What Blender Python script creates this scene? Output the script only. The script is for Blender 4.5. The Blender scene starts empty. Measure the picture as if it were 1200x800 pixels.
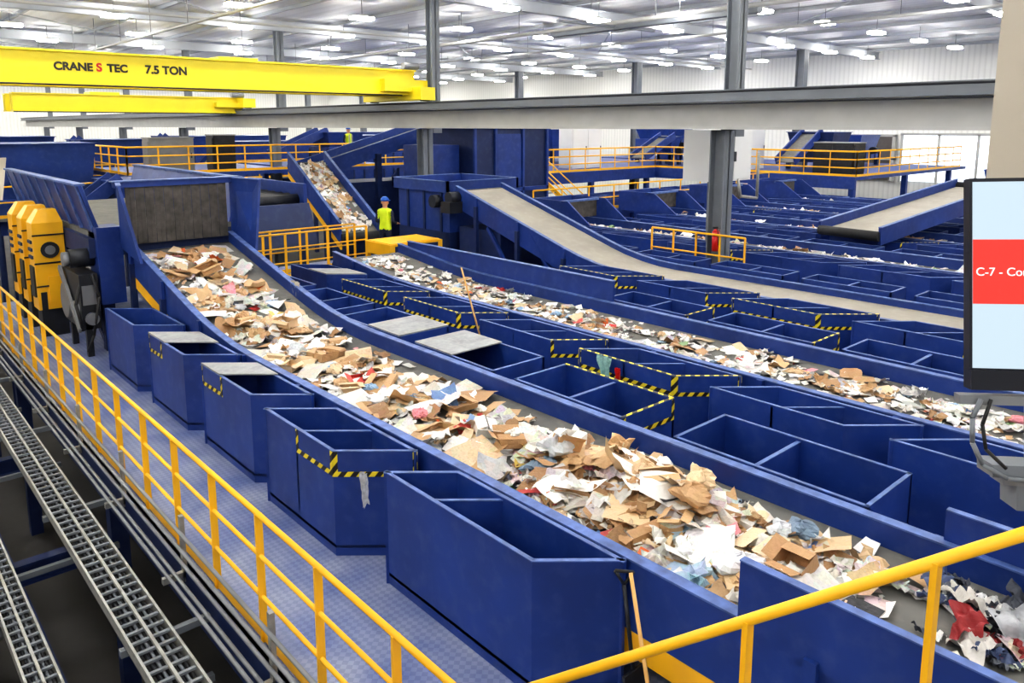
import bpy, math, random
import numpy as np
from mathutils import Vector, Matrix
R=math.radians
scene=bpy.context.scene
scene.view_settings.view_transform='Standard'
try: scene.view_settings.look='Medium High Contrast'
except Exception as e: print('look',e)
scene.view_settings.exposure=0.25
def lin(c):
    return tuple(((v/255)/12.92 if v/255<=.04045 else ((v/255+.055)/1.055)**2.4) for v in c)
# ---------------------------------------------------------------- materials
M={}
def mat(key,col,rough=.5,metal=0,var=.12,scale=3.0,bump=0,dust=0,dustcol=(150,145,138)):
    m=bpy.data.materials.new(key); m.use_nodes=True
    nt=m.node_tree; N=nt.nodes; L=nt.links; b=N['Principled BSDF']
    c=lin(col)
    tc=N.new('ShaderNodeTexCoord'); n=N.new('ShaderNodeTexNoise'); n.inputs['Scale'].default_value=scale
    n.inputs['Detail'].default_value=6
    L.new(tc.outputs['Object'],n.inputs['Vector'])
    r=N.new('ShaderNodeValToRGB'); r.color_ramp.elements[0].position=.3; r.color_ramp.elements[1].position=.7
    r.color_ramp.elements[0].color=(*[v*(1-var) for v in c],1)
    r.color_ramp.elements[1].color=(*[min(1,v*(1+var)) for v in c],1)
    L.new(n.outputs['Fac'],r.inputs['Fac'])
    out=r.outputs['Color']
    if dust:
        n2=N.new('ShaderNodeTexNoise'); n2.inputs['Scale'].default_value=scale*4; n2.inputs['Detail'].default_value=8
        L.new(tc.outputs['Object'],n2.inputs['Vector'])
        r2=N.new('ShaderNodeValToRGB'); r2.color_ramp.elements[0].position=.5; r2.color_ramp.elements[1].position=.75
        r2.color_ramp.elements[0].color=(0,0,0,1); r2.color_ramp.elements[1].color=(dust,dust,dust,1)
        L.new(n2.outputs['Fac'],r2.inputs['Fac'])
        mx=N.new('ShaderNodeMixRGB'); L.new(r2.outputs['Color'],mx.inputs['Fac']); L.new(out,mx.inputs['Color1'])
        mx.inputs['Color2'].default_value=(*lin(dustcol),1); out=mx.outputs['Color']
    L.new(out,b.inputs['Base Color'])
    b.inputs['Roughness'].default_value=rough; b.inputs['Metallic'].default_value=metal
    if bump:
        bp=N.new('ShaderNodeBump'); bp.inputs['Strength'].default_value=bump; bp.inputs['Distance'].default_value=.02
        L.new(n.outputs['Fac'],bp.inputs['Height']); L.new(bp.outputs['Normal'],b.inputs['Normal'])
    M[key]=m; return m
mat('blue_paint',(25,56,128),.48,0,.2,1.6,0,.22,(88,102,140))
mat('blue_dark',(18,39,86),.55,0,.2,1.2,0,.2,(76,84,106))
mat('blue_rim',(80,104,160),.55,0,.35,9)
mat('yellow_paint',(248,186,32),.42,0,.06,2)
mat('crane_yellow',(246,224,40),.4,0,.05,1)
mat('belt_grey',(108,107,103),.8,0,.16,2.2,0,.5,(136,133,125))
mat('belt_tan',(162,156,144),.8,0,.1,1.5,0,.3,(182,176,164))
mat('rubber_black',(38,38,40),.7,0,.3,5)
mat('curtain',(80,76,72),.8,0,.35,7)
mat('machine_dark',(40,42,48),.5,.3,.3,5)
mat('steel_grey',(132,134,138),.45,.4,.1,3)
mat('column_grey',(112,117,124),.5,0,.08,2)
mat('beam_grey',(180,180,178),.5,0,.06,2)
mat('rafter_grey',(182,186,192),.6,0,.04,2)
mat('galv',(160,160,156),.45,.5,.15,12)
mat('lid_dusty',(148,150,152),.6,0,.2,5,0,.5,(174,174,170))
mat('beige',(190,181,166),.6,0,.04,1)
mat('white_paint',(228,228,226),.5,0,.04,1)
mat('concrete',(64,62,60),.85,0,.25,.8,0,.3,(46,44,42))
mat('wood',(205,160,95),.6,0,.15,6)
mat('red_paint',(200,28,26),.4,0,.05,3)
mat('skin',(206,150,120),.5,0,.05,8)
mat('vest',(214,240,40),.6,0,.06,8)
mat('navy_cloth',(30,38,62),.8,0,.15,10)
mat('cloth_grey',(178,180,186),.9,0,.25,25)
mat('cloth_teal',(150,190,184),.9,0,.2,25)
mat('helmet_blue',(30,90,190),.35,0,.03,3)
mat('black_text',(40,34,20),.5,0,.05,3)
mat('window_dark',(92,86,84),.3,0,.1,2)
mat('tv_bezel',(22,24,34),.3,0,.05,3)
def emis(key,col,s,base=True):
    m=bpy.data.materials.new(key); m.use_nodes=True; b=m.node_tree.nodes['Principled BSDF']
    b.inputs['Base Color'].default_value=(*lin(col),1) if base else (.01,.01,.01,1); b.inputs['Emission Color'].default_value=(*lin(col),1)
    b.inputs['Emission Strength'].default_value=s; M[key]=m
emis('lamp_glow',(255,252,246),66)
emis('screen_white',(206,226,238),.78,False); emis('screen_red',(232,54,42),.85,False); emis('screen_text',(255,255,255),1.0,False)
emis('window_glow',(240,246,255),1.1)
def hazard():
    m=bpy.data.materials.new('hazard_tape'); m.use_nodes=True; N=m.node_tree.nodes; L=m.node_tree.links; b=N['Principled BSDF']
    tc=N.new('ShaderNodeTexCoord'); d=N.new('ShaderNodeVectorMath'); d.operation='DOT_PRODUCT'; d.inputs[1].default_value=(-5.4,6.8,6.8)
    L.new(tc.outputs['Object'],d.inputs[0]); f=N.new('ShaderNodeMath'); f.operation='FRACT'; L.new(d.outputs['Value'],f.inputs[0])
    g=N.new('ShaderNodeMath'); g.operation='GREATER_THAN'; g.inputs[1].default_value=.5; L.new(f.outputs[0],g.inputs[0])
    mx=N.new('ShaderNodeMixRGB'); mx.inputs['Color1'].default_value=(*lin((28,26,24)),1); mx.inputs['Color2'].default_value=(*lin((226,204,40)),1)
    L.new(g.outputs[0],mx.inputs['Fac']); L.new(mx.outputs['Color'],b.inputs['Base Color']); b.inputs['Roughness'].default_value=.5
    M['hazard']=m
hazard()
def deckmat():
    m=bpy.data.materials.new('deck_plate'); m.use_nodes=True; N=m.node_tree.nodes; L=m.node_tree.links; b=N['Principled BSDF']
    tc=N.new('ShaderNodeTexCoord'); mp=N.new('ShaderNodeMapping'); mp.inputs['Rotation'].default_value=(0,0,R(45))
    L.new(tc.outputs['Object'],mp.inputs['Vector'])
    ck=N.new('ShaderNodeTexChecker'); ck.inputs['Scale'].default_value=22; L.new(mp.outputs[0],ck.inputs['Vector'])
    n=N.new('ShaderNodeTexNoise'); n.inputs['Scale'].default_value=1.6; n.inputs['Detail'].default_value=7; L.new(tc.outputs['Object'],n.inputs['Vector'])
    r=N.new('ShaderNodeValToRGB'); r.color_ramp.elements[0].color=(*lin((96,110,158)),1); r.color_ramp.elements[1].color=(*lin((154,160,182)),1)
    r.color_ramp.elements[0].position=.35; r.color_ramp.elements[1].position=.7
    L.new(n.outputs['Fac'],r.inputs['Fac'])
    mx=N.new('ShaderNodeMixRGB'); mx.blend_type='MULTIPLY'; mx.inputs['Fac'].default_value=.4
    L.new(r.outputs['Color'],mx.inputs['Color1']); L.new(ck.outputs['Color'],mx.inputs['Color2'])
    ck.inputs['Color1'].default_value=(1,1,1,1); ck.inputs['Color2'].default_value=(.4,.45,.6,1)
    L.new(mx.outputs[0],b.inputs['Base Color']); b.inputs['Roughness'].default_value=.4
    bp=N.new('ShaderNodeBump'); bp.inputs['Strength'].default_value=.4; bp.inputs['Distance'].default_value=.01
    L.new(ck.outputs['Fac'],bp.inputs['Height']); L.new(bp.outputs[0],b.inputs['Normal'])
    M['deck']=m
deckmat()
def corr(key,col,axis,sc,strength=.6,lo=.8):
    m=bpy.data.materials.new(key); m.use_nodes=True; N=m.node_tree.nodes; L=m.node_tree.links; b=N['Principled BSDF']
    tc=N.new('ShaderNodeTexCoord'); w=N.new('ShaderNodeTexWave'); w.bands_direction=axis; w.inputs['Scale'].default_value=sc
    L.new(tc.outputs['Object'],w.inputs['Vector'])
    r=N.new('ShaderNodeValToRGB'); c=lin(col); r.color_ramp.elements[0].color=(*[v*lo for v in c],1); r.color_ramp.elements[1].color=(*c,1)
    r.color_ramp.elements[1].position=.5
    L.new(w.outputs['Fac'],r.inputs['Fac']); L.new(r.outputs[0],b.inputs['Base Color']); b.inputs['Roughness'].default_value=.6
    bp=N.new('ShaderNodeBump'); bp.inputs['Strength'].default_value=strength; bp.inputs['Distance'].default_value=.04
    L.new(w.outputs['Fac'],bp.inputs['Height']); L.new(bp.outputs[0],b.inputs['Normal']); M[key]=m
corr('wall_corr_x',(238,238,234),'X',1.0,.3,.9); corr('wall_corr_y',(238,238,234),'Y',1.0,.3,.9); corr('roof_corr',(236,237,238),'X',.5,.2,.92)
def papermat():
    m=bpy.data.materials.new('paper_mix'); m.use_nodes=True; N=m.node_tree.nodes; L=m.node_tree.links; b=N['Principled BSDF']
    a=N.new('ShaderNodeAttribute'); a.attribute_name='Col'
    tc=N.new('ShaderNodeTexCoord'); v=N.new('ShaderNodeTexVoronoi'); v.inputs['Scale'].default_value=11; L.new(tc.outputs['Object'],v.inputs['Vector'])
    n=N.new('ShaderNodeTexNoise'); n.inputs['Scale'].default_value=46; n.inputs['Detail'].default_value=5; L.new(tc.outputs['Object'],n.inputs['Vector'])
    r=N.new('ShaderNodeValToRGB'); r.color_ramp.elements[0].position=.36; r.color_ramp.elements[1].position=.52
    r.color_ramp.elements[0].color=(.5,.49,.48,1); r.color_ramp.elements[1].color=(1,1,1,1); L.new(n.outputs['Fac'],r.inputs['Fac'])
    m0=N.new('ShaderNodeMath'); m0.operation='MULTIPLY_ADD'; m0.inputs[1].default_value=.5; m0.inputs[2].default_value=.1; L.new(a.outputs['Alpha'],m0.inputs[0])
    mx=N.new('ShaderNodeMixRGB'); mx.blend_type='MULTIPLY'; L.new(m0.outputs[0],mx.inputs['Fac'])
    L.new(a.outputs['Color'],mx.inputs['Color1']); L.new(r.outputs[0],mx.inputs['Color2'])
    mu=N.new('ShaderNodeMath'); mu.operation='MULTIPLY'; mu.inputs[1].default_value=.4; L.new(a.outputs['Alpha'],mu.inputs[0])
    mx2=N.new('ShaderNodeMixRGB'); mx2.blend_type='MULTIPLY'; L.new(mu.outputs[0],mx2.inputs['Fac'])
    L.new(mx.outputs[0],mx2.inputs['Color1']); L.new(v.outputs['Color'],mx2.inputs['Color2'])
    L.new(mx2.outputs[0],b.inputs['Base Color']); b.inputs['Roughness'].default_value=.55
    n3=N.new('ShaderNodeTexNoise'); n3.inputs['Scale'].default_value=14; n3.inputs['Detail'].default_value=3; n3.inputs['Distortion'].default_value=1.5; L.new(tc.outputs['Object'],n3.inputs['Vector'])
    bp=N.new('ShaderNodeBump'); bp.inputs['Strength'].default_value=.5; bp.inputs['Distance'].default_value=.02
    L.new(n3.outputs['Fac'],bp.inputs['Height']); L.new(bp.outputs[0],b.inputs['Normal'])
    M['paper']=m
papermat()
# ---------------------------------------------------------------- mesh builder
class MB:
    def __init__(s,name): s.name=name; s.v=[]; s.f=[]; s.m=[]; s.k=[]; s.sm=[]
    def mi(s,k):
        if k not in s.k: s.k.append(k)
        return s.k.index(k)
    def face(s,pts,k,smooth=False):
        i=len(s.v); s.v+= [tuple(p) for p in pts]; s.f.append(tuple(range(i,i+len(pts)))); s.m.append(s.mi(k)); s.sm.append(smooth)
    def hexa(s,p,k):
        i=len(s.v); s.v+=[tuple(q) for q in p]; mi=s.mi(k)
        for f in ((0,3,2,1),(4,5,6,7),(0,1,5,4),(1,2,6,5),(2,3,7,6),(3,0,4,7)):
            s.f.append(tuple(i+j for j in f)); s.m.append(mi); s.sm.append(False)
    def box(s,x0,x1,y0,y1,z0,z1,k):
        s.hexa([(x0,y0,z0),(x1,y0,z0),(x1,y1,z0),(x0,y1,z0),(x0,y0,z1),(x1,y0,z1),(x1,y1,z1),(x0,y1,z1)],k)
    def beam(s,p,q,w,h,k):
        p=Vector(p);q=Vector(q);d=(q-p).normalized(); up=Vector((0,0,1))
        if abs(d.z)>.95: up=Vector((0,1,0))
        sd=d.cross(up).normalized()*w/2; u=sd.cross(d).normalized()*h/2
        s.hexa([p-sd-u,p+sd-u,q+sd-u,q-sd-u,p-sd+u,p+sd+u,q+sd+u,q-sd+u],k)
    def cyl(s,p,q,r,k,n=10,r2=None):
        p=Vector(p);q=Vector(q);d=(q-p).normalized(); a=Vector((0,0,1)) if abs(d.z)<.9 else Vector((1,0,0))
        e=d.cross(a).normalized(); g=d.cross(e); r2=r if r2 is None else r2
        i=len(s.v); mi=s.mi(k)
        for j in range(n):
            t=2*math.pi*j/n; o=e*math.cos(t)+g*math.sin(t); s.v.append(tuple(p+o*r)); s.v.append(tuple(q+o*r2))
        for j in range(n):
            l=(j+1)%n; s.f.append((i+2*j,i+2*l,i+2*l+1,i+2*j+1)); s.m.append(mi); s.sm.append(True)
        s.f.append(tuple(i+2*j for j in reversed(range(n)))); s.m.append(mi); s.sm.append(False)
        s.f.append(tuple(i+2*j+1 for j in range(n))); s.m.append(mi); s.sm.append(False)
    def tube(s,pts,r,k,n=8):
        for a,b in zip(pts,pts[1:]): s.cyl(a,b,r,k,n)
    def ibeam(s,p,q,w,h,k,t=.03):
        p=Vector(p);q=Vector(q); z=Vector((0,0,h/2-t/2))
        s.beam(p+z,q+z,w,t,k); s.beam(p-z,q-z,w,t,k); s.beam(p,q,t,h-2*t,k)
    def done(s,parent=None):
        me=bpy.data.meshes.new(s.name); me.from_pydata(s.v,[],s.f)
        for k in s.k: me.materials.append(M[k])
        me.polygons.foreach_set('material_index',s.m); me.polygons.foreach_set('use_smooth',s.sm); me.update()
        o=bpy.data.objects.new(s.name,me); scene.collection.objects.link(o)
        if parent: o.parent=parent
        return o
# ---------------------------------------------------------------- helper builders
def bin_(mb,pts,z0,z1,tape=(),div=(),lid=None,k='blue_paint',rim=True,part=()):
    P=[Vector((p[0],p[1],0)) for p in pts]; c=sum(P,Vector())/4; t=.03
    n=len(P)
    def wall(a,b,za,zb,kk,th,off=0):
        d=(b-a).normalized(); nn=Vector((d.y,-d.x,0))
        if nn.dot(c-a)>0: nn=-nn
        o1=nn*off; o2=nn*(off-th)
        q=[a+o2,a+o1,b+o1,b+o2]
        mb.hexa([(v.x,v.y,za) for v in q]+[(v.x,v.y,zb) for v in q],kk)
    for i in range(n):
        a,b=P[i],P[(i+1)%n]
        wall(a,b,z0,z1,k,t)
        if rim: wall(a,b,z1,z1+.008,'blue_rim',.036,.003)
        sg=[(0,1)] if i in tape else [(p[1],p[2]) for p in part if p[0]==i]
        for s0,s1 in sg:
            A_,B_=a.lerp(b,s0),a.lerp(b,s1); e=.045/max(.3,(B_-A_).length)
            wall(A_,B_,z1-.25,z1-.2,'hazard',.004,.005)
            if not part: wall(A_,B_,z1+.009,z1+.012,'hazard',.036,.004)
            wall(A_,A_.lerp(B_,e),z1-.2,z1,'hazard',.004,.0055); wall(A_.lerp(B_,1-e),B_,z1-.2,z1,'hazard',.004,.0055)
    mb.hexa([(v.x,v.y,z0+.08) for v in P]+[(v.x,v.y,z0+.11) for v in P],'blue_dark')
    for f in div:
        a=P[0].lerp(P[3],f); b=P[1].lerp(P[2],f); d=Vector((P[3]-P[0])).normalized()*.013
        mb.hexa([(v.x,v.y,z0+.1) for v in (a-d,b-d,b+d,a+d)]+[(v.x,v.y,z1-.03) for v in (a-d,b-d,b+d,a+d)],k)
        mb.hexa([(v.x,v.y,z1-.03) for v in (a-d*1.6,b-d*1.6,b+d*1.6,a+d*1.6)]+[(v.x,v.y,z1-.02) for v in (a-d*1.6,b-d*1.6,b+d*1.6,a+d*1.6)],'blue_rim')
    if lid:
        f0,f1=lid; q=[P[0].lerp(P[3],f0),P[1].lerp(P[2],f0),P[1].lerp(P[2],f1),P[0].lerp(P[3],f1)]
        mb.hexa([(v.x,v.y,z1+.013) for v in q]+[(v.x,v.y,z1+.03) for v in q],'lid_dusty')
def prof_fn(zf,ys,s,c):
    def f(y):
        if y<ys: return zf
        if y<ys+c: return zf+s*(y-ys)**2/(2*c)
        return zf+s*c/2+s*(y-ys-c)
    return f
def conveyor(name,xa,xb,y0,y1,zf,wall=.2,frame=.34,beltk='belt_grey',rim=True,yellow=True,zleg=0,step=.5):
    mb=MB(name); n=max(2,int((y1-y0)/step)); ys=[y0+(y1-y0)*i/n for i in range(n+1)]
    for a,b in zip(ys,ys[1:]):
        za,zb=zf(a),zf(b)
        mb.hexa([(xa,a,za-.04),(xb,a,za-.04),(xb,b,zb-.04),(xa,b,zb-.04),(xa,a,za),(xb,a,za),(xb,b,zb),(xa,b,zb)],beltk)
        for x0,x1 in ((xa-.07,xa),(xb,xb+.07)):
            w=wall
            mb.hexa([(x0,a,za-frame),(x1,a,za-frame),(x1,b,zb-frame),(x0,b,zb-frame),(x0,a,za+w),(x1,a,za+w),(x1,b,zb+w),(x0,b,zb+w)],'blue_paint')
            e=.015
            mb.hexa([(x0-e,a,za+w),(x1+e,a,za+w),(x1+e,b,zb+w),(x0-e,b,zb+w),(x0-e,a,za+w+.015),(x1+e,a,za+w+.015),(x1+e,b,zb+w+.015),(x0-e,b,zb+w+.015)],'blue_rim' if rim else 'blue_paint')
            if yellow:
                mb.hexa([(x0,a,za-frame-.2),(x1,a,za-frame-.2),(x1,b,zb-frame-.2),(x0,b,zb-frame-.2),(x0,a,za-frame),(x1,a,za-frame),(x1,b,zb-frame),(x0,b,zb-frame)],'yellow_paint')
    y=y0+.6
    while y<y1:
        z=zf(y)
        for x in (xa-.1,xb+.1):
            mb.box(x-.05,x+.05,y-.05,y+.05,zleg,z-.1,'blue_dark')
            mb.box(x-.025,x+.025,y-.04,y+.04,z-frame,z+wall,'blue_paint')
        mb.cyl((xa,y,z-.16),(xb,y,z-.16),.06,'steel_grey')
        y+=1.6
    for yy in (y0,y1):
        z=zf(yy); mb.cyl((xa-.02,yy,z-.14),(xb+.02,yy,z-.14),.14,'rubber_black',14)
    return mb
def railing(mb,pts,h=1.07,sp=1.0,r=.022,mids=(.53,),k='yellow_paint',toe=True):
    for a,b in zip(pts,pts[1:]):
        a=Vector(a);b=Vector(b);L_=(b-a).length; n=max(1,round(L_/sp))
        up=Vector((0,0,1))
        mb.cyl(a+up*h,b+up*h,r,k)
        for m_ in mids: mb.cyl(a+up*m_*h,b+up*m_*h,r*.8,k)
        if toe: mb.beam(a+up*.06,b+up*.06,.012,.1,k)
        for i in range(n+1):
            p=a.lerp(b,i/n); mb.beam(p,p+up*h,.06,.02,k)
# ---------------------------------------------------------------- paper
KR=[(210,174,130),(220,190,150),(198,160,116),(228,204,168),(186,146,104),(160,122,84)]
WH=[(248,246,242),(242,240,234),(250,250,248),(232,230,226)]
NW=[(212,208,202),(222,215,204),(234,228,218),(200,198,196)]
OT=[(214,96,90),(120,150,196),(236,160,170),(150,184,132),(70,76,92),(240,214,120),(90,128,180),(60,60,66),(196,60,56),(236,120,60),(180,205,225),(60,60,64)]
def grid(k):
    g=np.linspace(-.5,.5,k); U,W=np.meshgrid(g,g)
    return U.ravel(),W.ravel(),[(j*k+i,j*k+i+1,(j+1)*k+i+1,(j+1)*k+i) for j in range(k-1) for i in range(k-1)]
def attr_mesh(name,V,F,C,SM):
    me=bpy.data.meshes.new(name); me.from_pydata(V,[],F); me.materials.append(M['paper'])
    me.polygons.foreach_set('use_smooth',SM)
    a=me.color_attributes.new('Col','FLOAT_COLOR','POINT'); a.data.foreach_set('color',np.array(C,dtype=np.float32).ravel())
    me.update(); o=bpy.data.objects.new(name,me); scene.collection.objects.link(o); return o
def paper_mass(name,n,sample,smin,smax,seed,wts=(.34,.29,.27,.10),flat=.12,pal=None,types=(.54,.28,.18),pw=2.2,textile=False,kf=4):
    rng=random.Random(seed); nr=np.random.RandomState(seed)
    V=[];F=[];C=[];SM=[]
    for _ in range(n):
        x,y,hh,lim=sample(rng)
        q=rng.random(); s=smin+(smax-smin)*(rng.random()**pw)
        if q<wts[0]: c=rng.choice(KR); s*=1.15; pr=.08 if rng.random()<.8 else .4
        elif q<wts[0]+wts[1]: c=rng.choice(WH); pr=0 if rng.random()<.5 else rng.random()*.7
        elif q<sum(wts[:3]): c=rng.choice(NW); pr=rng.random()*.8
        else: c=rng.choice(OT); s*=.8; pr=.3
        if pal: c=rng.choice(pal); pr=0
        t=rng.random(); asp=rng.uniform(.45,1.0); th=rng.random()*6.28; sm=False
        if textile:
            k=11; U,W,base=grid(k); w=s;l=s*asp; sm=True
            zl=s*(.11*np.sin((U*math.cos(th)+W*math.sin(th))*rng.uniform(9,18)+rng.random()*6)+.09*np.sin((-U*math.sin(th)+W*math.cos(th))*rng.uniform(7,15)+rng.random()*6))+nr.randn(k*k)*.012*s
            edge=1+.25*np.sin(np.arctan2(W,U)*3+th); xx=U*w*edge; yy=W*l*edge; fl=.35
        elif t<types[0]:
            k=kf; U,W,base=grid(k); w=s;l=s*asp
            fd=rng.uniform(0,.16) if rng.random()<.8 else rng.uniform(.2,.5)
            zl=fd*s*np.abs(U*math.cos(th)+W*math.sin(th)-rng.uniform(-.2,.2))*rng.choice((1,-1))+nr.randn(k*k)*.008*s
            cc4=nr.uniform(-.1,.1,(4,2))*s
            bl=[(.5-U)*(.5-W),(.5+U)*(.5-W),(.5+U)*(.5+W),(.5-U)*(.5+W)]
            xx=U*w+sum(b*c_[0] for b,c_ in zip(bl,cc4)); yy=W*l+sum(b*c_[1] for b,c_ in zip(bl,cc4)); fl=flat
        elif t<types[0]+types[1]:
            k=6; U,W,base=grid(k); w=s*.9;l=s*asp; sm=True
            D=U*math.cos(th)+W*math.sin(th); E_=-U*math.sin(th)+W*math.cos(th); cv=rng.uniform(-.5,.9)
            zl=cv*s*D*D+.05*s*np.sin(D*9+E_*5+th)+.04*s*np.sin(E_*11-D*3)+nr.randn(k*k)*.015*s
            xx=U*w+nr.randn(k*k)*.02*s; yy=W*l+nr.randn(k*k)*.02*s; fl=flat*1.4
        else:
            k=6; U,W,base=grid(k); s=min(s,.3)*.85
            zl=nr.randn(k*k)*.08*s+.13*s*np.sin(U*8+th)*np.sin(W*7+th); xx=U*s*.85+nr.randn(k*k)*.05*s; yy=W*s*.8+nr.randn(k*k)*.05*s; fl=.35
        P=np.stack([xx,yy,zl],1)
        Rm=np.array(Matrix.Rotation(rng.random()*6.28,3,'Z')@Matrix.Rotation(rng.gauss(0,fl),3,'X')@Matrix.Rotation(rng.gauss(0,fl),3,'Y'))
        P=P@Rm.T
        P[:,2]+=hh-P[:,2].mean()
        mn=P[:,2].min()
        if mn<.008: P[:,2]+=(.008-mn)*.85
        P[:,2]=np.maximum(P[:,2],.006+.008*rng.random())
        P[:,0]+=x;P[:,1]+=y
        sh=max(0,lim[0]+.01-P[:,0].min())-max(0,P[:,0].max()-lim[1]+.01); P[:,0]+=sh
        P[:,0]=np.clip(P[:,0],lim[0]+.01,lim[1]-.01)
        P[:,2]+= np.array([lim[2](v) for v in P[:,1]])
        i=len(V); V.extend(map(tuple,P)); F.extend(tuple(i+a for a in f) for f in base); SM.extend([sm]*len(base))
        j=rng.uniform(.85,1.03); cc=tuple(min(.9,v*j) for v in lin(c))
        C.extend([(*cc,pr)]*len(P))
    return attr_mesh(name,V,F,C,SM)
def crumpled_bags(name,n,sample,smin,smax,seed,pal):
    rng=random.Random(seed); nr=np.random.RandomState(seed); V=[];F=[];C=[];SM=[]
    nu,nv=16,9
    for _ in range(n):
        x,y,hh,lim=sample(rng); s=rng.uniform(smin,smax); c=rng.choice(pal); a1,a2,a3=[rng.random()*6 for _ in range(3)]
        i=len(V); yaw=rng.random()*6.28; ax=rng.uniform(.7,1.3); ht=rng.uniform(.35,.6)
        P=[]
        for v in range(nv):
            ph=math.pi*v/(nv-1)
            for u in range(nu):
                t=2*math.pi*u/nu
                rr=1+.2*math.sin(3*t+a1+2*ph)+.14*math.sin(5*t-a2+3*ph)+.09*rng.uniform(-1,1)
                px=s*.5*rr*math.sin(ph)*math.cos(t)*ax; py=s*.5*rr*math.sin(ph)*math.sin(t)/ax; pz=s*.5*ht*rr*math.cos(ph)
                P.append((px*math.cos(yaw)-py*math.sin(yaw)+x,px*math.sin(yaw)+py*math.cos(yaw)+y,pz))
        P=np.array(P); P[:,2]+=hh-P[:,2].min()*.8; P[:,2]=np.maximum(P[:,2],.008)
        P[:,0]+=max(0,lim[0]+.01-P[:,0].min())-max(0,P[:,0].max()-lim[1]+.01)
        P[:,2]+=np.array([lim[2](v) for v in P[:,1]])
        V.extend(map(tuple,P))
        for v in range(nv-1):
            for u in range(nu):
                F.append((i+v*nu+u,i+v*nu+(u+1)%nu,i+(v+1)*nu+(u+1)%nu,i+(v+1)*nu+u)); SM.append(False)
        C.extend([(*lin(c),.1)]*len(P))
    return attr_mesh(name,V,F,C,SM)
def boxes(name,n,sample,seed):
    rng=random.Random(seed); V=[];F=[];C=[];SM=[]
    for _ in range(n):
        x,y,hh,lim=sample(rng); w=rng.uniform(.22,.4); l=w*rng.uniform(.55,.9); h=rng.uniform(.04,.13); sk=rng.uniform(-.06,.06)
        c=rng.choice(KR[:5]) if rng.random()<.8 else rng.choice([(240,238,232),(228,150,158),(200,70,60)])
        Rm=Matrix.Rotation(rng.random()*6.28,3,'Z')@Matrix.Rotation(rng.gauss(0,.13),3,'X')@Matrix.Rotation(rng.gauss(0,.13),3,'Y')
        q=[(-w/2,-l/2,0),(w/2,-l/2,0),(w/2,l/2,0),(-w/2,l/2,0),(-w/2+sk,-l/2,h),(w/2+sk,-l/2,h),(w/2+sk,l/2,h),(-w/2+sk,l/2,h)]
        fa=[(0,3,2,1),(0,1,5,4),(1,2,6,5),(2,3,7,6),(3,0,4,7)]
        fl=rng.uniform(.4,.9)*l*.5
        def flap(a,b,o,u): 
            k=len(q); pa,pb=Vector(q[a]),Vector(q[b]); q.extend([tuple(pb+Vector(o)*fl+Vector((0,0,u))),tuple(pa+Vector(o)*fl+Vector((0,0,u)))]); fa.append((a,b,k,k+1))
        flap(4,5,(0,-1,0),rng.uniform(-.05,.08)) if rng.random()<.5 else flap(4,5,(0,1,0),rng.uniform(0,.04))
        flap(6,7,(0,1,0),rng.uniform(-.05,.08)) if rng.random()<.5 else flap(6,7,(0,-1,0),rng.uniform(0,.03))
        flap(5,6,(1,0,0),rng.uniform(-.08,.05)); 
        P=np.array([tuple(Rm@Vector(a)) for a in q]); P[:,2]+=hh-min(0,P[:,2].min()*.7); P[:,2]=np.maximum(P[:,2],.008); P[:,0]+=x; P[:,1]+=y
        P[:,0]+=max(0,lim[0]+.01-P[:,0].min())-max(0,P[:,0].max()-lim[1]+.01)
        P[:,2]+=np.array([lim[2](v) for v in P[:,1]])
        i=len(V); V.extend(map(tuple,P)); F.extend(tuple(i+a for a in f) for f in fa); SM.extend([False]*len(fa)); C.extend([(*lin(c),.1)]*len(P))
    return attr_mesh(name,V,F,C,SM)
# ================================================================= ROOM
CZ=9.0; FZ=-3.5
mb=MB('floor'); mb.box(-14,52,-14,95,FZ-.2,FZ,'concrete'); mb.done()
mb=MB('ceiling'); mb.box(-14,52,-14,95,CZ,CZ+.15,'roof_corr'); mb.done()
mb=MB('wall_back'); mb.box(-14,52,95,95.3,FZ,CZ,'wall_corr_x'); mb.done()
mb=MB('wall_left'); mb.box(-14.3,-14,-14,95,FZ,CZ,'wall_corr_y'); mb.done()
mb=MB('wall_right'); mb.box(52,52.3,-14,95,FZ,CZ,'wall_corr_y'); mb.done()
mb=MB('window_1'); mb.box(51.8,52,20.6,24.6,.6,3.4,'window_dark')
mb.box(51.7,51.95,20.4,20.6,.5,3.5,'beam_grey');mb.box(51.7,51.95,24.6,24.8,.5,3.5,'beam_grey');mb.box(51.7,51.95,20.4,24.8,3.4,3.55,'beam_grey');mb.box(51.7,51.95,20.4,24.8,1.9,2.0,'beam_grey'); mb.done()
mb=MB('window_2'); mb.box(51.8,52,13.5,20.0,.6,3.5,'window_glow')
for y in (13.4,15.6,17.8,20.0): mb.box(51.7,51.95,y-.07,y+.07,.5,3.6,'beam_grey')
mb.box(51.7,51.95,13.3,20.1,3.5,3.65,'beam_grey'); mb.done()
mb=MB('roof_frame')
for i in range(-1,8):
    y=10.1+11.9*i
    mb.ibeam((-14,y,CZ-.4),(52,y,CZ-.4),.26,.45,'rafter_grey')
for i in range(17):
    x=-13+4*i; mb.ibeam((x,-14,CZ-.1),(x,95,CZ-.1),.12,.16,'rafter_grey',.02)
for i in range(7):
    y=10.1+11.9*i
    for x in (2,26): mb.beam((x,y,CZ-.25),(x+12,y+11.9,CZ-.25),.05,.05,'rafter_grey')
mb.done()
mb=MB('ceiling_pipework')
mb.cyl((10,2,CZ-1.4),(10,60,CZ-1.4),.05,'beam_grey');mb.cyl((22,2,CZ-1.2),(22,60,CZ-1.2),.08,'beam_grey'); mb.cyl((30,2,CZ-.9),(30,90,CZ-.9),.06,'beam_grey')
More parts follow.
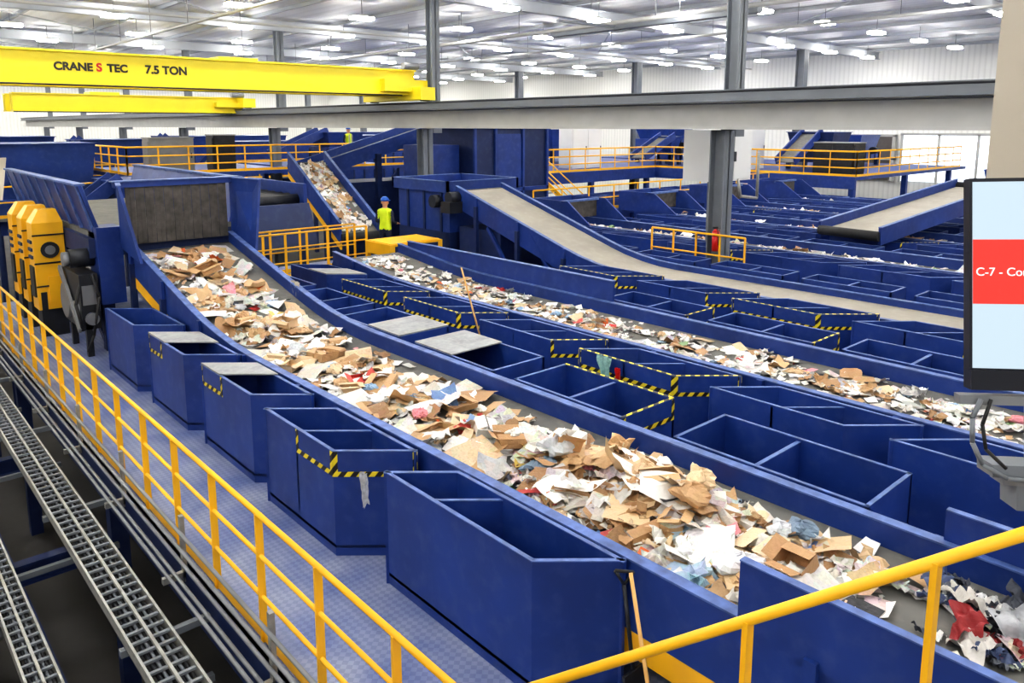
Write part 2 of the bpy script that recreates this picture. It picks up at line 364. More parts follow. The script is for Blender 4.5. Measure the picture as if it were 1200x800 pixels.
mb.cyl((-10,30,CZ-.9),(50,30,CZ-.9),.05,'beam_grey')
mb.box(21.85,22.15,13,22,CZ-1.45,CZ-1.3,'column_grey'); mb.beam((19.2,19,CZ-1.35),(24,18.6,CZ-1.35),.12,.08,'column_grey'); mb.cyl((22,17,CZ-1.3),(22,17,CZ),.02,'steel_grey')
for j in range(14):
    mb.cyl((10,4+4*j,CZ-1.4),(10,4+4*j,CZ),.012,'steel_grey',6); mb.cyl((22,4+4*j,CZ-1.2),(22,4+4*j,CZ),.012,'steel_grey',6); mb.cyl((30,4+4*j,CZ-.9),(30,4+4*j,CZ),.012,'steel_grey',6)
mb.done()
mb=MB('led_ceiling_lights')
for i in range(-3,13):
    for j in range(-2,17):
        x=1.5+5.0*i+(2.5 if j%2 else 0); y=4+5.8*j
        if x>50 or y>93 or x<-13: continue
        z=CZ-.75
        mb.box(x-.42,x+.42,y-.24,y+.24,z,z+.1,'lamp_glow')
        mb.box(x-.42,x+.42,y-.24,y+.24,z+.101,z+.13,'white_paint')
        mb.box(x-.2,x+.2,y-.12,y+.12,z+.13,z+.2,'white_paint'); mb.cyl((x,y,z+.19),(x,y,CZ),.012,'steel_grey',6)
mb.done()
for i in range(7):
    y=10.1+11.9*i
    mb=MB('steel_column')
    for (x,w,z0,z1) in ((15.72,.4,FZ,4.0),(16.12,.34,4.02,CZ-.63)):
        mb.box(x-.02,x+.02,y-w/2,y+w/2,z0,z1,'column_grey')
        mb.box(x-w/2,x+w/2,y-w/2,y-w/2+.03,z0,z1,'column_grey'); mb.box(x-w/2,x+w/2,y+w/2-.03,y+w/2,z0,z1,'column_grey')
    mb.box(15.95,16.32,y-.2,y+.2,3.85,4.02,'column_grey'); mb.done()
for i in range(7):
    y=10.1+11.9*i
    mb=MB('steel_column'); x=42
    mb.box(x-.02,x+.02,y-.25,y+.25,FZ,CZ-.63,'column_grey')
    mb.box(x-.25,x+.25,y-.25,y-.22,FZ,CZ-.63,'column_grey'); mb.box(x-.25,x+.25,y+.22,y+.25,FZ,CZ-.63,'column_grey'); mb.done()
mb=MB('crane_runway_beam')
mb.box(15.3,15.9,-12,90,4.02,4.08,'beam_grey'); mb.box(15.58,15.62,-12,90,4.08,4.72,'beam_grey'); mb.box(15.25,15.92,-12,90,4.72,4.77,'beam_grey')
mb.box(15.2,15.25,-12,90,4.64,4.82,'column_grey')
mb.box(15.54,15.66,-12,90,4.77,4.92,'column_grey'); mb.cyl((15.2,-12,4.86),(15.2,90,4.86),.03,'machine_dark',6); mb.cyl((15.18,-12,4.6),(15.18,90,4.6),.02,'machine_dark',6)
mb.done()
def crane(y,x0,z0,z1,txt):
    mb=MB('overhead_bridge_crane')
    for dy in (0,1.6):
        mb.box(x0,15.6,y+dy,y+dy+.06,z0+.05,z1-.05,'crane_yellow'); mb.box(x0,15.6,y+dy-.1,y+dy+.5,z1-.05,z1,'crane_yellow'); mb.box(x0,15.6,y+dy-.1,y+dy+.5,z0,z0+.05,'crane_yellow')
        mb.box(x0,15.6,y+dy+.34,y+dy+.4,z0+.05,z1-.05,'crane_yellow')
    mb.box(15.3,15.9,y-.8,y+2.9,4.97,5.4,'crane_yellow'); mb.box(14.2,15.95,y-.3,y+2.3,z0+.1 if txt else 4.97,z0+.5,'crane_yellow')
    mb.cyl((15.45,y-.6,5.06),(15.75,y-.6,5.06),.13,'machine_dark',14); mb.cyl((15.45,y+2.6,5.06),(15.75,y+2.6,5.06),.13,'machine_dark',14)
    mb.cyl((14.9,y-.35,z1+.1),(15.5,y-.35,z1+.1),.12,'steel_grey'); mb.cyl((x0,y-.12,z0-.02),(15,y-.12,z0-.02),.025,'machine_dark',6)
    mb.box(9,10.2,y+.5,y+1.5,z1-.2,z1+.12,'crane_yellow')
    o=mb.done()
    if txt:
        for body,x,kk,sz in (('CRANE',4.6,'black_text',.275),('S',5.58,'red_paint',.29),('TEC',5.84,'black_text',.275),('7.5 TON',6.78,'black_text',.3)):
            c=bpy.data.curves.new('lettering','FONT'); c.body=body; c.size=sz; c.extrude=.004; c.materials.append(M[kk]); c.offset=.012
            t=bpy.data.objects.new('lettering',c); scene.collection.objects.link(t); t.rotation_euler=(R(90),0,0); t.location=(x,y-.008,z0+.36); t.parent=o
crane(22.4,-8,5.15,6.0,True)
crane(37,6,4.7,5.45,False)
# ================================================================= DECKS
mb=MB('mezzanine_deck')
mb.box(2.15,36,-3,21,-.06,0,'deck'); mb.box(2.12,2.2,-3,21,-.4,.0,'blue_dark')
for y in range(-2,21,3):
    mb.ibeam((2.2,y,-.25),(36,y,-.25),.15,.36,'blue_dark')
for x in (2.3,8,14,20,26,32):
    for y in (-2,4,10,16,20.5): mb.box(x-.1,x+.1,y-.1,y+.1,FZ,-.06,'blue_dark')
mb.done()
mb=MB('walkway_guardrail')
railing(mb,[(2.25,1.6,0),(2.25,20,0)],1.1,.95,.022,(.36,.68))
mb.done()
mb=MB('conduit_bundle')
for x,z in ((2.08,.42),(2.05,.30),(2.02,.02),(1.96,.02),(2.08,.12)):
    mb.cyl((x,-1,z),(x,22,z),.018,'steel_grey',8)
for j in range(12):
    y=1.2+1.9*j; mb.box(1.92,2.12,y,y+.05,-.06,.0,'galv'); mb.box(2.1,2.14,y,y+.05,-.1,.55,'galv')
mb.done()
for xx,zz,w in ((1.6,-.12,.34),(.95,-.7,.26)):
    mb=MB('cable_tray')
    mb.box(xx-w/2,xx-w/2+.02,-1,22,zz,zz+.1,'galv'); mb.box(xx+w/2-.02,xx+w/2,-1,22,zz,zz+.1,'galv'); mb.box(xx-.012,xx+.012,-1,22,zz+.07,zz+.1,'galv')
    for j in range(153): mb.box(xx-w/2,xx+w/2,-1+.15*j,-.97+.15*j,zz+.06,zz+.08,'column_grey')
    for q in range(7): mb.cyl((xx-w/2+.05+q*(w-.1)/6,-1,zz+.035),(xx-w/2+.05+q*(w-.1)/6,22,zz+.035),.014,('rubber_black','machine_dark','column_grey')[q%3],6)
    mb.box(xx-w/2,xx+w/2,-1,22,zz-.01,zz,'machine_dark')
    for j in range(8): mb.box(xx-w/2-.04,2.12,.5+2.9*j,.56+2.9*j,zz-.07,zz-.01,'column_grey')
    mb.done()
mb=MB('lower_level_steelwork')
for y in (3,6.5,10,13.5,17,21):
    for x in (-4,-.5): mb.box(x-.09,x+.09,y-.09,y+.09,FZ,-1,'blue_dark')
    mb.ibeam((-4,y,-1.1),(2.1,y,-1.1),.15,.26,'blue_dark')
for x in (-4,-.5,1.2): mb.ibeam((x,1,-1.4),(x,24,-1.4),.12,.22,'blue_dark')
mb.beam((-4,3,-3.3),(-.5,6.5,-1.1),.08,.08,'steel_grey')
mb.cyl((.6,1,-.9),(.6,22,-.9),.05,'machine_dark'); mb.cyl((.3,1,-1.6),(.3,22,-1.6),.04,'steel_grey'); mb.done()
mb=conveyor('lower_level_conveyor',-3.2,-1.4,1,20,lambda y:-2.2,beltk='rubber_black',zleg=FZ,rim=False,yellow=False); mb.done()
for yy in (5.2,8,11.5):
    mb=MB('lower_level_motor')
    mb.cyl((.1,yy,-2.6),(.9,yy,-2.6),.3,'machine_dark',16); mb.box(0,1,yy-.4,yy+.4,FZ,-2.8,'machine_dark'); mb.cyl((.9,yy,-2.6),(1.2,yy,-2.6),.1,'steel_grey',12); mb.done()
# ================================================================= MAIN CONVEYORS
f1=prof_fn(.85,9.5,.235,2.5); f2=prof_fn(.85,11.5,.11,2); f3=prof_fn(.85,10.2,.3,2)
mb=conveyor('paper_sorting_conveyor',4.05,5.85,-2,14.9,f1)
mb.box(3.96,4.0,-.6,2.29,1.0,1.45,'blue_paint'); mb.box(3.95,4.01,-.6,2.29,1.45,1.46,'blue_rim')
mb.box(5.9,5.94,-1,1.76,1.0,1.3,'blue_paint'); mb.box(5.89,5.95,-1,1.76,1.3,1.31,'blue_rim')
mb.done()
mb=conveyor('paper_sorting_conveyor',8.3,9.95,-4,15.1,f2)
mb.box(10.03,10.07,8.5,14.8,1.0,1.42,'blue_paint'); mb.box(10.0,10.1,8.5,14.8,1.42,1.435,'blue_rim')
mb.done()
mb=conveyor('empty_sorting_conveyor',12.7,14.25,-6,16.3,f3,beltk='belt_tan',frame=.45,wall=.12,yellow=False)
mb.cyl((12.3,16.2,2.2),(12.62,16.2,2.2),.16,'machine_dark',14); mb.box(12.2,12.62,16.0,16.4,1.8,2.1,'machine_dark')
mb.box(12.75,14.2,14.6,16.3,.01,1.4,'blue_dark')
for y in (12.2,13.8): mb.beam((12.66,y,.05),(12.66,y+1.2,1.5),.08,.08,'blue_paint')
mb.done()
for k,(xa,xb) in enumerate(((17.4,19.0),(21.8,23.4),(26.2,27.8),(30.6,32.2))):
    mb=conveyor('paper_sorting_conveyor',xa,xb,-2,17.5,lambda y:.85,wall=.22)
    for x in (xa-.12,xb+.06): mb.hexa([(x,15.6,1.05),(x+.06,15.6,1.05),(x+.06,18.2,1.05),(x,18.2,1.05),(x,16.6,1.75),(x+.06,16.6,1.75),(x+.06,18.2,1.75),(x,18.2,1.75)],'blue_paint')
    mb.box(xa-.1,xb+.1,18.1,18.2,.9,1.75,'blue_paint'); mb.box(xa,xb,16.9,16.93,1.15,1.7,'curtain'); mb.box(xa-.12,xb+.12,16.85,16.95,1.68,1.75,'blue_rim')
    mb.done()
SL=.47
def lb(xo,xi,yf,yn,**kw):
    mb=MB('sorting_bin'); bin_(mb,[(xo,yf),(xi,yf-SL*(xi-xo)/.53),(xi,yn-SL*(xi-xo)/.53),(xo,yn)],0.0,1.06,**kw); return mb.done()
lb(3.43,3.93,5.51,3.6,div=(.33,))
lb(3.3,3.9,7.7,6.2,part=((2,0,1),(3,0,.5)),div=(.5,))
lb(3.36,3.9,9.72,8.2,lid=(0,.4),part=((3,.55,1),))
lb(3.33,3.9,11.75,10.3,lid=(0,.5),part=((3,.6,1),))
lb(3.3,3.9,13.9,12.4)
def rb(xi,xo,yf,yn,z1=1.06,**kw):
    mb=MB('sorting_bin'); bin_(mb,[(xi,yf),(xo,yf),(xo,yn),(xi,yn)],0.0,z1,**kw); return mb.done()
rb(5.98,6.88,4.25,2.35,div=(.45,))
rb(5.98,6.88,6.6,4.9,tape=(1,2),div=(.5,))
rb(5.98,6.88,8.7,7.0,lid=(0,.5))
rb(5.98,6.88,10.8,9.1,lid=(.5,1))
rb(5.98,6.88,12.9,11.2,div=(.5,))
rb(5.98,6.88,15.0,13.3)
for i,yf in enumerate((2.9,5.0,7.15,9.3,11.5,13.7)):
    lb(7.5,8.12,yf+1.95,yf+.35,tape=((2,3) if i in (1,3,4) else (2,) if i==2 else ()),div=(.5,),lid=((.5,1) if i==5 else None))
lb(7.5,8.12,2.8,.9)
for i in range(8):
    yf=.6+2.15*i
    if i<7: rb(10.15,10.95,yf+1.75,yf,lid=((0,.5) if i in (4,) else None),div=(.5,),tape=((2,) if i in (2,5,3) else ()))
    rb(14.42,15.1,yf+1.75-1.5,yf-1.5,div=(.5,))
    if i<6: lb(11.8,12.55,yf+.2,yf-1.4,tape=((2,3) if i in(1,3,5) else (2,)),div=(.5,))
for k,xa in enumerate((17.4,21.8,26.2,30.6)):
    for i in range(7):
        yf=1+2.3*i
        lb(xa-.95,xa-.17,yf+1.9,yf,div=(.5,),tape=((2,) if (i+k)%4==0 else ()))
        rb(xa+1.78,xa+2.5,yf+1.9,yf,div=(.5,))
# ---------------------------------------------------------------- hood + infeed of conveyor 1
mb=MB('infeed_hood')
for j in range(22):
    x=4.02+j*.084; mb.box(x,x+.078,14.93+.012*(j%2),14.95+.012*(j%2),1.95,3.0,'curtain')
mb.box(3.85,6.1,14.9,15.1,3.0,3.1,'blue_paint'); mb.box(3.8,6.15,14.86,15.1,3.1,3.12,'blue_rim')
for x,sx in ((3.9,-1),(5.95,1)):
    mb.hexa([(x,13.9,1.75),(x+.05,13.9,1.75),(x+.05,15,1.9),(x,15,1.9),(x+sx*.22,14.1,3.08),(x+.05+sx*.22,14.1,3.08),(x+.05,15,3.08),(x,15,3.08)],'blue_paint')
    mb.beam((x+.02+sx*.22,14.1,3.09),(x+.02,15,3.09),.08,.02,'blue_rim')
for x in (3.3,6.2):
    mb.hexa([(x+.25 if x<5 else x-.25,15.1,2.2),(x+.31 if x<5 else x-.19,15.1,2.2),(x+.31 if x<5 else x-.19,22,2.2),(x+.25 if x<5 else x-.25,22,2.2),(x,15.1,3.05),(x+.06,15.1,3.05),(x+.06,22,3.05),(x,22,3.05)],'blue_paint')
    for j in range(9):
        y=15.2+.84*j
        mb.hexa([(x-.02,y,3.05),(x+.1,y,3.05),(x+.1,y+.08,3.05),(x-.02,y+.08,3.05),(x+.2,y,2.2),(x+.3,y,2.2),(x+.3,y+.08,2.2),(x+.2,y+.08,2.2)],'blue_rim' if x<5 else 'blue_paint')
    mb.box(x-.05,x+.12,15.1,22,3.05,3.09,'blue_rim')
mb.box(3.5,6.0,15.1,22,2.1,2.2,'belt_grey'); mb.box(3.4,6.1,15.1,22,1.75,2.1,'blue_dark')
mb.box(3.5,3.92,14.95,15.5,.9,2.3,'blue_paint')
for y in (15.2,18,20.8):
    for x in (3.65,5.95): mb.box(x-.1,x+.1,y-.1,y+.1,0,1.8,'blue_dark')
mb.beam((3.6,15.2,.2),(3.6,18,1.8),.12,.12,'blue_dark'); mb.beam((3.6,18,.2),(3.6,20.8,1.8),.12,.12,'blue_dark')
mb.done()
for y in (16.9,17.9,18.9):
    mb=MB('yellow_machine_guard')
    mb.box(2.85,3.38,y,y+.5,.55,2.25,'yellow_paint')
    mb.hexa([(2.85,y,2.25),(3.38,y,2.25),(3.38,y+.5,2.25),(2.85,y+.5,2.25),(3.0,y+.1,2.5),(3.3,y+.1,2.5),(3.3,y+.4,2.5),(3.0,y+.4,2.5)],'yellow_paint')
    mb.box(2.82,2.85,y+.08,y+.42,.8,1.4,'machine_dark'); mb.box(2.9,3.35,y+.05,y+.45,0,.55,'machine_dark')
    mb.box(3.05,3.25,y-.03,y,.7,1.2,'yellow_paint'); mb.box(2.9,3.0,y-.02,y,.55,.9,'machine_dark')
    mb.cyl((3.12,y-.03,1.72),(3.12,y,1.72),.16,'machine_dark',18); mb.cyl((3.12,y-.05,1.72),(3.12,y-.03,1.72),.09,'steel_grey',16)
    for z in (1.55,1.7,1.85): mb.box(2.82,2.85,y+.1,y+.4,z,z+.06,'blue_dark')
    for z in (1.0,1.45,2.0): mb.box(2.84,3.39,y-.015,y,z,z+.03,'machine_dark')
    mb.cyl((3.12,y+.5,1.2),(3.12,y+.9,1.2),.09,'machine_dark',12); mb.cyl((3.12,y+.5,1.9),(3.12,y+.9,1.9),.07,'steel_grey',12)
    mb.done()
mb=MB('drive_motor_unit')
mb.cyl((3.1,15.3,1.75),(3.48,15.3,1.75),.17,'machine_dark',16); mb.cyl((3.0,15.3,1.75),(3.1,15.3,1.75),.13,'steel_grey',16)
mb.box(3.15,3.45,14.9,16.2,.5,1.5,'machine_dark'); mb.cyl((3.1,15.9,.9),(3.2,15.9,.9),.33,'steel_grey',18); mb.cyl((3.1,15.2,.8),(3.2,15.2,.8),.2,'steel_grey',18)
mb.box(3.2,3.3,14.9,15.0,0,.6,'machine_dark');mb.box(3.2,3.3,16,16.1,0,.6,'machine_dark')
mb.box(3.18,3.4,14.88,14.9,.95,1.3,'steel_grey'); mb.cyl((3.3,14.9,.7),(3.3,14.8,.7),.11,'steel_grey',14)
mb.tube([(3.2,15,1.4),(3.05,14.8,1.0),(3.15,14.9,.5)],.03,'rubber_black'); mb.tube([(3.35,14.9,1.5),(3.42,14.75,1.1),(3.3,14.85,.4),(3.2,14.9,.1)],.025,'rubber_black'); mb.beam((3.1,14.9,.5),(3.1,16.1,1.5),.05,.1,'steel_grey'); mb.done()
mb=MB('cardboard_chute_panel'); mb.hexa([(2.5,22.2,2.3),(3.2,22.2,2.3),(3.2,22.3,2.3),(2.5,22.3,2.3),(2.8,23.1,3.3),(3.5,23.1,3.3),(3.5,23.2,3.3),(2.8,23.2,3.3)],'beige')
mb.box(2.6,2.7,22.2,22.3,FZ,2.4,'blue_dark');mb.box(3.0,3.1,22.2,22.3,FZ,2.4,'blue_dark'); mb.done()
mb=MB('disc_screen_machine')
mb.box(6.9,9.4,18.6,22,1.2,2.0,'blue_paint'); mb.box(6.9,7.0,18.5,22,2.0,2.6,'blue_paint'); mb.box(9.3,9.4,18.5,22,2.0,2.6,'blue_paint')
for j in range(7): mb.cyl((7,18.9+.45*j,2.15),(9.3,18.9+.45*j,2.15),.17,'machine_dark',12)
mb.hexa([(6.9,17.95,1.0),(9.4,17.95,1.0),(9.4,18.6,1.0),(6.9,18.6,1.0),(6.9,18.4,2.1),(9.4,18.4,2.1),(9.4,18.6,2.1),(6.9,18.6,2.1)],'blue_dark')
for x in (7,9.3):
    for y in (18.7,20.9): mb.box(x-.08,x+.08,y-.08,y+.08,0,1.2,'blue_dark')
mb.beam((7.3,18.1,1.15),(7.3,18.45,2.05),.06,.5,'steel_grey'); mb.done()
g=lambda y:.75+(y-21.2)*.62
mb=conveyor('inclined_feed_conveyor',11.9,13.2,21.2,24.6,g,wall=.35,frame=.3,zleg=FZ); mb.done()
mb=MB('conveyor_head_tower')
mb.box(12.6,15.0,16.55,19,1.2,2.3,'blue_paint'); mb.box(12.5,15.1,16.5,16.56,2.3,2.6,'blue_paint'); mb.box(12.5,12.57,16.5,19.2,2.3,2.6,'blue_paint');mb.box(15.03,15.1,16.5,19.2,2.3,2.6,'blue_paint');mb.box(12.5,15.1,19.1,19.2,2.3,2.6,'blue_paint')
for x0,x1,y0,y1 in ((12.48,12.58,16.48,19.22),(15.02,15.12,16.48,19.22),(12.48,15.12,16.48,16.58),(12.48,15.12,19.12,19.22)): mb.box(x0,x1,y0,y1,2.6,2.615,'blue_rim')
for x in (12.7,14.9):
    for y in (16.65,18.9): mb.box(x-.1,x+.1,y-.1,y+.1,0,1.2,'blue_dark')
mb.box(12.6,12.65,16.7,18.8,0,1.2,'blue_dark'); mb.cyl((12.35,17,2.05),(12.6,17,2.05),.18,'machine_dark')
mb.box(12.6,15.0,18.8,18.85,0,1.2,'blue_dark'); mb.box(12.6,15.0,16.6,16.65,0,1.2,'blue_dark')
for y in (16.9,17.7,18.5): mb.box(12.56,12.6,y-.04,y+.04,1.2,2.3,'blue_dark')
mb.done()
mb=MB('yellow_platform_box'); mb.box(10.15,11.75,15.75,16.9,.9,1.2,'yellow_paint'); mb.box(10.2,11.7,15.8,16.85,1.2,1.22,'yellow_paint')
for x in (10.2,11.7):
    for y in (15.8,16.85): mb.box(x-.05,x+.05,y-.05,y+.05,0,.9,'yellow_paint')
mb.box(10.3,11.6,15.73,15.75,.95,1.15,'blue_dark'); mb.done()
mb=MB('cross_walkway'); mb.box(6.4,11.6,17.2,17.9,.35,.42,'deck')
for x in (6.6,9.2,11.5): mb.box(x-.05,x+.05,17.5,17.6,0,.35,'blue_dark')
railing(mb,[(6.45,17.25,.42),(10.4,17.25,.42)],1.1,.55,.022,(.35,.68)); railing(mb,[(6.45,17.85,.42),(10.4,17.85,.42)],1.1,.8,.022,(.5,))
mb.done()
mb=MB('column_guardrail'); railing(mb,[(15.25,9.1,0),(15.25,11.7,0)],1.6,.6,.025,(.4,.7)); mb.done()
mb=MB('fire_extinguisher'); mb.cyl((15.38,9.95,1.2),(15.38,9.95,1.65),.085,'red_paint',14); mb.cyl((15.38,9.95,1.65),(15.38,9.95,1.72),.085,'red_paint',14,.03); mb.box(15.33,15.43,9.93,10.01,1.72,1.77,'machine_dark'); mb.tube([(15.38,9.93,1.74),(15.33,9.85,1.6),(15.35,9.85,1.35)],.012,'rubber_black'); mb.box(15.46,15.51,9.9,10.0,1.2,1.7,'steel_grey'); mb.done()
mb=MB('inclined_transfer_conveyor')
A=Vector((20,8.9,1.3));B=Vector((27.5,8.0,2.15)); d=(B-A).normalized(); s=Vector((-d.y,d.x,0)).normalized()
mb.hexa([A-s*.8-Vector((0,0,.05)),A+s*.8-Vector((0,0,.05)),B+s*.8-Vector((0,0,.05)),B-s*.8-Vector((0,0,.05)),A-s*.8,A+s*.8,B+s*.8,B-s*.8],'belt_tan')
for o in (-.85,.85): mb.beam(A+s*o,B+s*o,.06,.45,'blue_paint'); mb.beam(A+s*o+Vector((0,0,.235)),B+s*o+Vector((0,0,.235)),.1,.02,'blue_rim')
mb.box(24.5,24.8,7.2,7.5,0,1.6,'yellow_paint'); mb.box(25.7,26.1,7.0,7.6,0,1.75,'yellow_paint'); mb.box(24.5,24.8,9.0,9.3,0,1.6,'yellow_paint')
mb.cyl(A-s*.85,A+s*.85,.13,'rubber_black'); mb.cyl(B-s*.85,B+s*.85,.15,'rubber_black'); mb.done()
# ================================================================= BACKGROUND PLANT
mb=MB('machinery_platform')
mb.box(25,41.5,26,38,1.7,1.85,'blue_paint'); mb.box(34,41.5,15,26,1.7,1.85,'blue_paint'); mb.box(42.5,48,15,38,1.7,1.85,'blue_paint'); mb.box(41.5,42.5,15,21.5,1.7,1.85,'blue_paint')
mb.box(25,34,25.95,26.0,1.3,1.85,'blue_paint'); mb.box(33.95,34,15,26,1.3,1.85,'blue_paint')
railing(mb,[(25,26.05,1.85),(34.05,26.05,1.85),(34.05,15,1.85)],1.12,1.2,.04,(.35,.68))
railing(mb,[(34.05,15,1.85),(47,15,1.85)],1.12,1.2,.04,(.35,.68))
for x,y in ((25.2,26.2),(29,26.2),(33.5,26.2),(34.2,22),(34.2,18),(34.2,15.2),(40,15.2),(46,15.2)): mb.box(x-.12,x+.12,y-.12,y+.12,FZ,1.7,'blue_paint')
for j in range(10):
    mb.box(24.0,25.0,22.9+.3*j,23.2+.3*j,-.1+.19*j,-.05+.19*j,'steel_grey')
for x in (24,25):
    mb.beam((x,22.8,-.1),(x,25.95,1.85),.05,.2,'yellow_paint'); mb.cyl((x,22.8,.95),(x,25.95,2.9),.03,'yellow_paint'); mb.cyl((x,22.8,.5),(x,25.95,2.4),.025,'yellow_paint')
mb.done()
mb=MB('machinery_platform')
mb.box(8.5,15.4,31,38,2.1,2.25,'blue_paint'); mb.box(16,21,31,38,2.1,2.25,'blue_paint'); mb.box(15.4,16,31,33.6,2.1,2.25,'blue_paint'); railing(mb,[(8.5,31,2.25),(21,31,2.25)],1.05,1.1,.035,(.35,.68))
railing(mb,[(8.5,31,2.25),(8.5,38,2.25)],1.05,1.1,.035,(.35,.68))
for x in (8.7,12.7,16.8,20.8):
    for y in (31.2,37.5): mb.box(x-.12,x+.12,y-.12,y+.12,FZ,2.1,'blue_paint')
mb.done()
def cabinet(name,x0,x1,y0,y1,z0,z1,k):
    mb=MB(name); mb.box(x0,x1,y0,y1,z0,z1,k); mb.box(x0-.03,x1+.03,y0-.03,y1+.03,z1,z1+.05,'steel_grey')
    n=max(1,int((x1-x0)/.9))
    for i in range(n):
        a=x0+(x1-x0)*i/n; b=x0+(x1-x0)*(i+1)/n
        mb.box(a+.05,b-.05,y0-.03,y0,z0+.1,z1-.1,k); mb.box(b-.14,b-.1,y0-.06,y0-.03,(z0+z1)/2-.1,(z0+z1)/2+.1,'machine_dark')
    n=max(1,int((y1-y0)/.9))
    for i in range(n):
        a=y0+(y1-y0)*i/n; b=y0+(y1-y0)*(i+1)/n
        mb.box(x0-.03,x0,a+.05,b-.05,z0+.1,z1-.1,k)
    return mb.done()
cabinet('control_cabinet',29.5,31.8,28,29,1.86,4.0,'white_paint')
cabinet('control_cabinet',26,27.2,28,29,1.86,3.4,'steel_grey')
cabinet('control_cabinet',36,37.5,21.5,25,1.86,4.1,'white_paint')
cabinet('control_cabinet',35,36.2,15.6,17.5,1.86,3.3,'machine_dark')
cabinet('control_cabinet',9.5,11.2,31.6,32.4,2.26,3.6,'steel_grey')
cabinet('control_cabinet',12.0,12.9,31.6,32.4,2.26,3.7,'machine_dark')
mb=MB('electrical_enclosure')
mb.box(16.6,18.2,10.8,11.8,2.7,4.0,'white_paint'); mb.box(16.65,17.3,10.77,10.8,2.75,3.95,'white_paint'); mb.box(17.35,18.15,10.77,10.8,2.75,3.95,'white_paint')
mb.box(17.25,17.4,10.74,10.8,3.2,3.45,'machine_dark'); mb.box(17.1,17.18,11.3,11.38,1.1,2.7,'column_grey'); mb.box(17.9,17.98,11.3,11.38,1.1,2.7,'column_grey')
mb.tube([(17.6,10.8,2.75),(17.6,10.7,2.3),(18.4,10.7,2.2),(18.4,10.7,3.4)],.04,'galv'); mb.done()
mb=MB('blue_separator_tower')
mb.box(17.8,21.6,21.9,25,FZ,4.0,'blue_dark')
for x in (17.8,18.8,20.2,21.5): mb.box(x,x+.1,21.8,21.9,0,4.0,'blue_paint')
mb.box(17.7,21.7,21.8,25.1,4.0,4.1,'blue_paint'); mb.box(17.8,21.6,21.8,21.9,1.6,1.75,'blue_paint'); mb.box(18.95,20.15,21.85,21.9,1.8,3.8,'blue_paint')
mb.box(16.5,17.7,22.6,24.5,FZ,3.4,'blue_paint'); mb.done()
mb=MB('inclined_screen_conveyor')
for y in (26.4,28.2): mb.beam((13.8,y,2.4),(20,y,4.1),.08,.55,'blue_paint')
mb.beam((13.8,27.3,2.35),(20,27.3,4.05),1.7,.06,'belt_grey'); mb.beam((16.5,26.3,0),(16.5,26.3,3),.2,.2,'blue_dark'); mb.beam((19,26.3,0),(19,26.3,3.6),.2,.2,'blue_dark')
mb.box(15,19.5,26.4,28.2,FZ,1.9,'blue_dark'); mb.done()
def machine(x,y,w,l,h,rng,z0=0,zl=FZ):
    mb=MB('sorting_machine'); kb='blue_paint' if rng.random()<.75 else 'blue_dark'
    hb=h*rng.uniform(.45,.7)
    mb.box(x,x+w,y,y+l,z0+min(.6,hb*.4),z0+hb,kb)
    mb.hexa([(x+.2,y+.2,z0+hb),(x+w-.2,y+.2,z0+hb),(x+w-.2,y+l-.2,z0+hb),(x+.2,y+l-.2,z0+hb),(x,y,z0+h),(x+w,y,z0+h),(x+w,y+l,z0+h),(x,y+l,z0+h)],kb)
    n=int(w/.8)+1
    for i in range(n+1): mb.box(x+w*i/n-.04,x+w*i/n+.04,y-.06,y,z0+.3,z0+hb,'blue_dark')
    mb.box(x-.05,x+w+.05,y-.05,y+l+.05,z0+h,z0+h+.03,'blue_paint')
    for a in (x+.1,x+w-.1):
        for b in (y+.1,y+l-.1): mb.box(a-.1,a+.1,b-.1,b+.1,zl,z0+.7,'blue_dark')
    if rng.random()<.6:
        mb.beam((x-2.4,y+l/2-.5,z0+.5),(x+.3,y+l/2-.5,z0+h+.1),.08,.4,'blue_paint'); mb.beam((x-2.4,y+l/2+.5,z0+.5),(x+.3,y+l/2+.5,z0+h+.1),.08,.4,'blue_paint'); mb.beam((x-2.4,y+l/2,z0+.45),(x+.3,y+l/2,z0+h+.05),1,.05,'belt_grey')
    if z0==0 and rng.random()<.7: railing(mb,[(x,y-.5,z0+1.2),(x+w,y-.5,z0+1.2)],1.0,1.2,.03,(.5,)); mb.box(x,x+w,y-.6,y,z0+1.12,z0+1.2,'steel_grey')
    if rng.random()<.5: mb.cyl((x+w*.4,y-.2,z0+h*.5),(x+w*.6,y-.2,z0+h*.5),.2,'machine_dark',12)
    mb.done()
rng=random.Random(11)
for (x,y,w,l,h) in ((-4,30,4.5,3,3.2),(2.5,29,4.5,3,3.5),(-2,38,5,4,3.3),(4,40,4,3,3.6),(9.5,42,4,3,3.4),(17,42,5,3,3.2),(22.5,30,2,3,3.4),(24,41,5,4,3.5),
     (-4,52,8,4,3.6),(17,52,8,4,3.4),(28,50,8,4,3.6),(37.5,2,4,3,1.8),(37.5,8,3.5,3,2.2),(6.5,24.5,3.5,3,2.4),(5,34,3,3,3.2)):
    machine(x,y,w,l,h,rng)
for (x,y,w,l,h) in ((33,33,3,2,2.0),(37.8,28,2.5,2.5,2.1),(38,18,2,2.5,1.9),(43.5,19,2.5,2,1.7),(26.5,31,3,2,2.1),(36.5,26.8,1,1,1.6)):
    machine(x,y,w,l,h,rng,1.86,1.86)
machine(18.5,34,2,2,1.5,rng,2.26,2.26)
mb=MB('blue_bin_row')
for i in range(8):
    for j in range(2):
        bin_(mb,[(18+2*i,20.3+1.2*j),(19.7+2*i,20.3+1.2*j),(19.7+2*i,19.3+1.2*j),(18+2*i,19.3+1.2*j)],.2,1.3)
mb.box(17.5,34,18.8,21.75,.0,.2,'blue_dark')
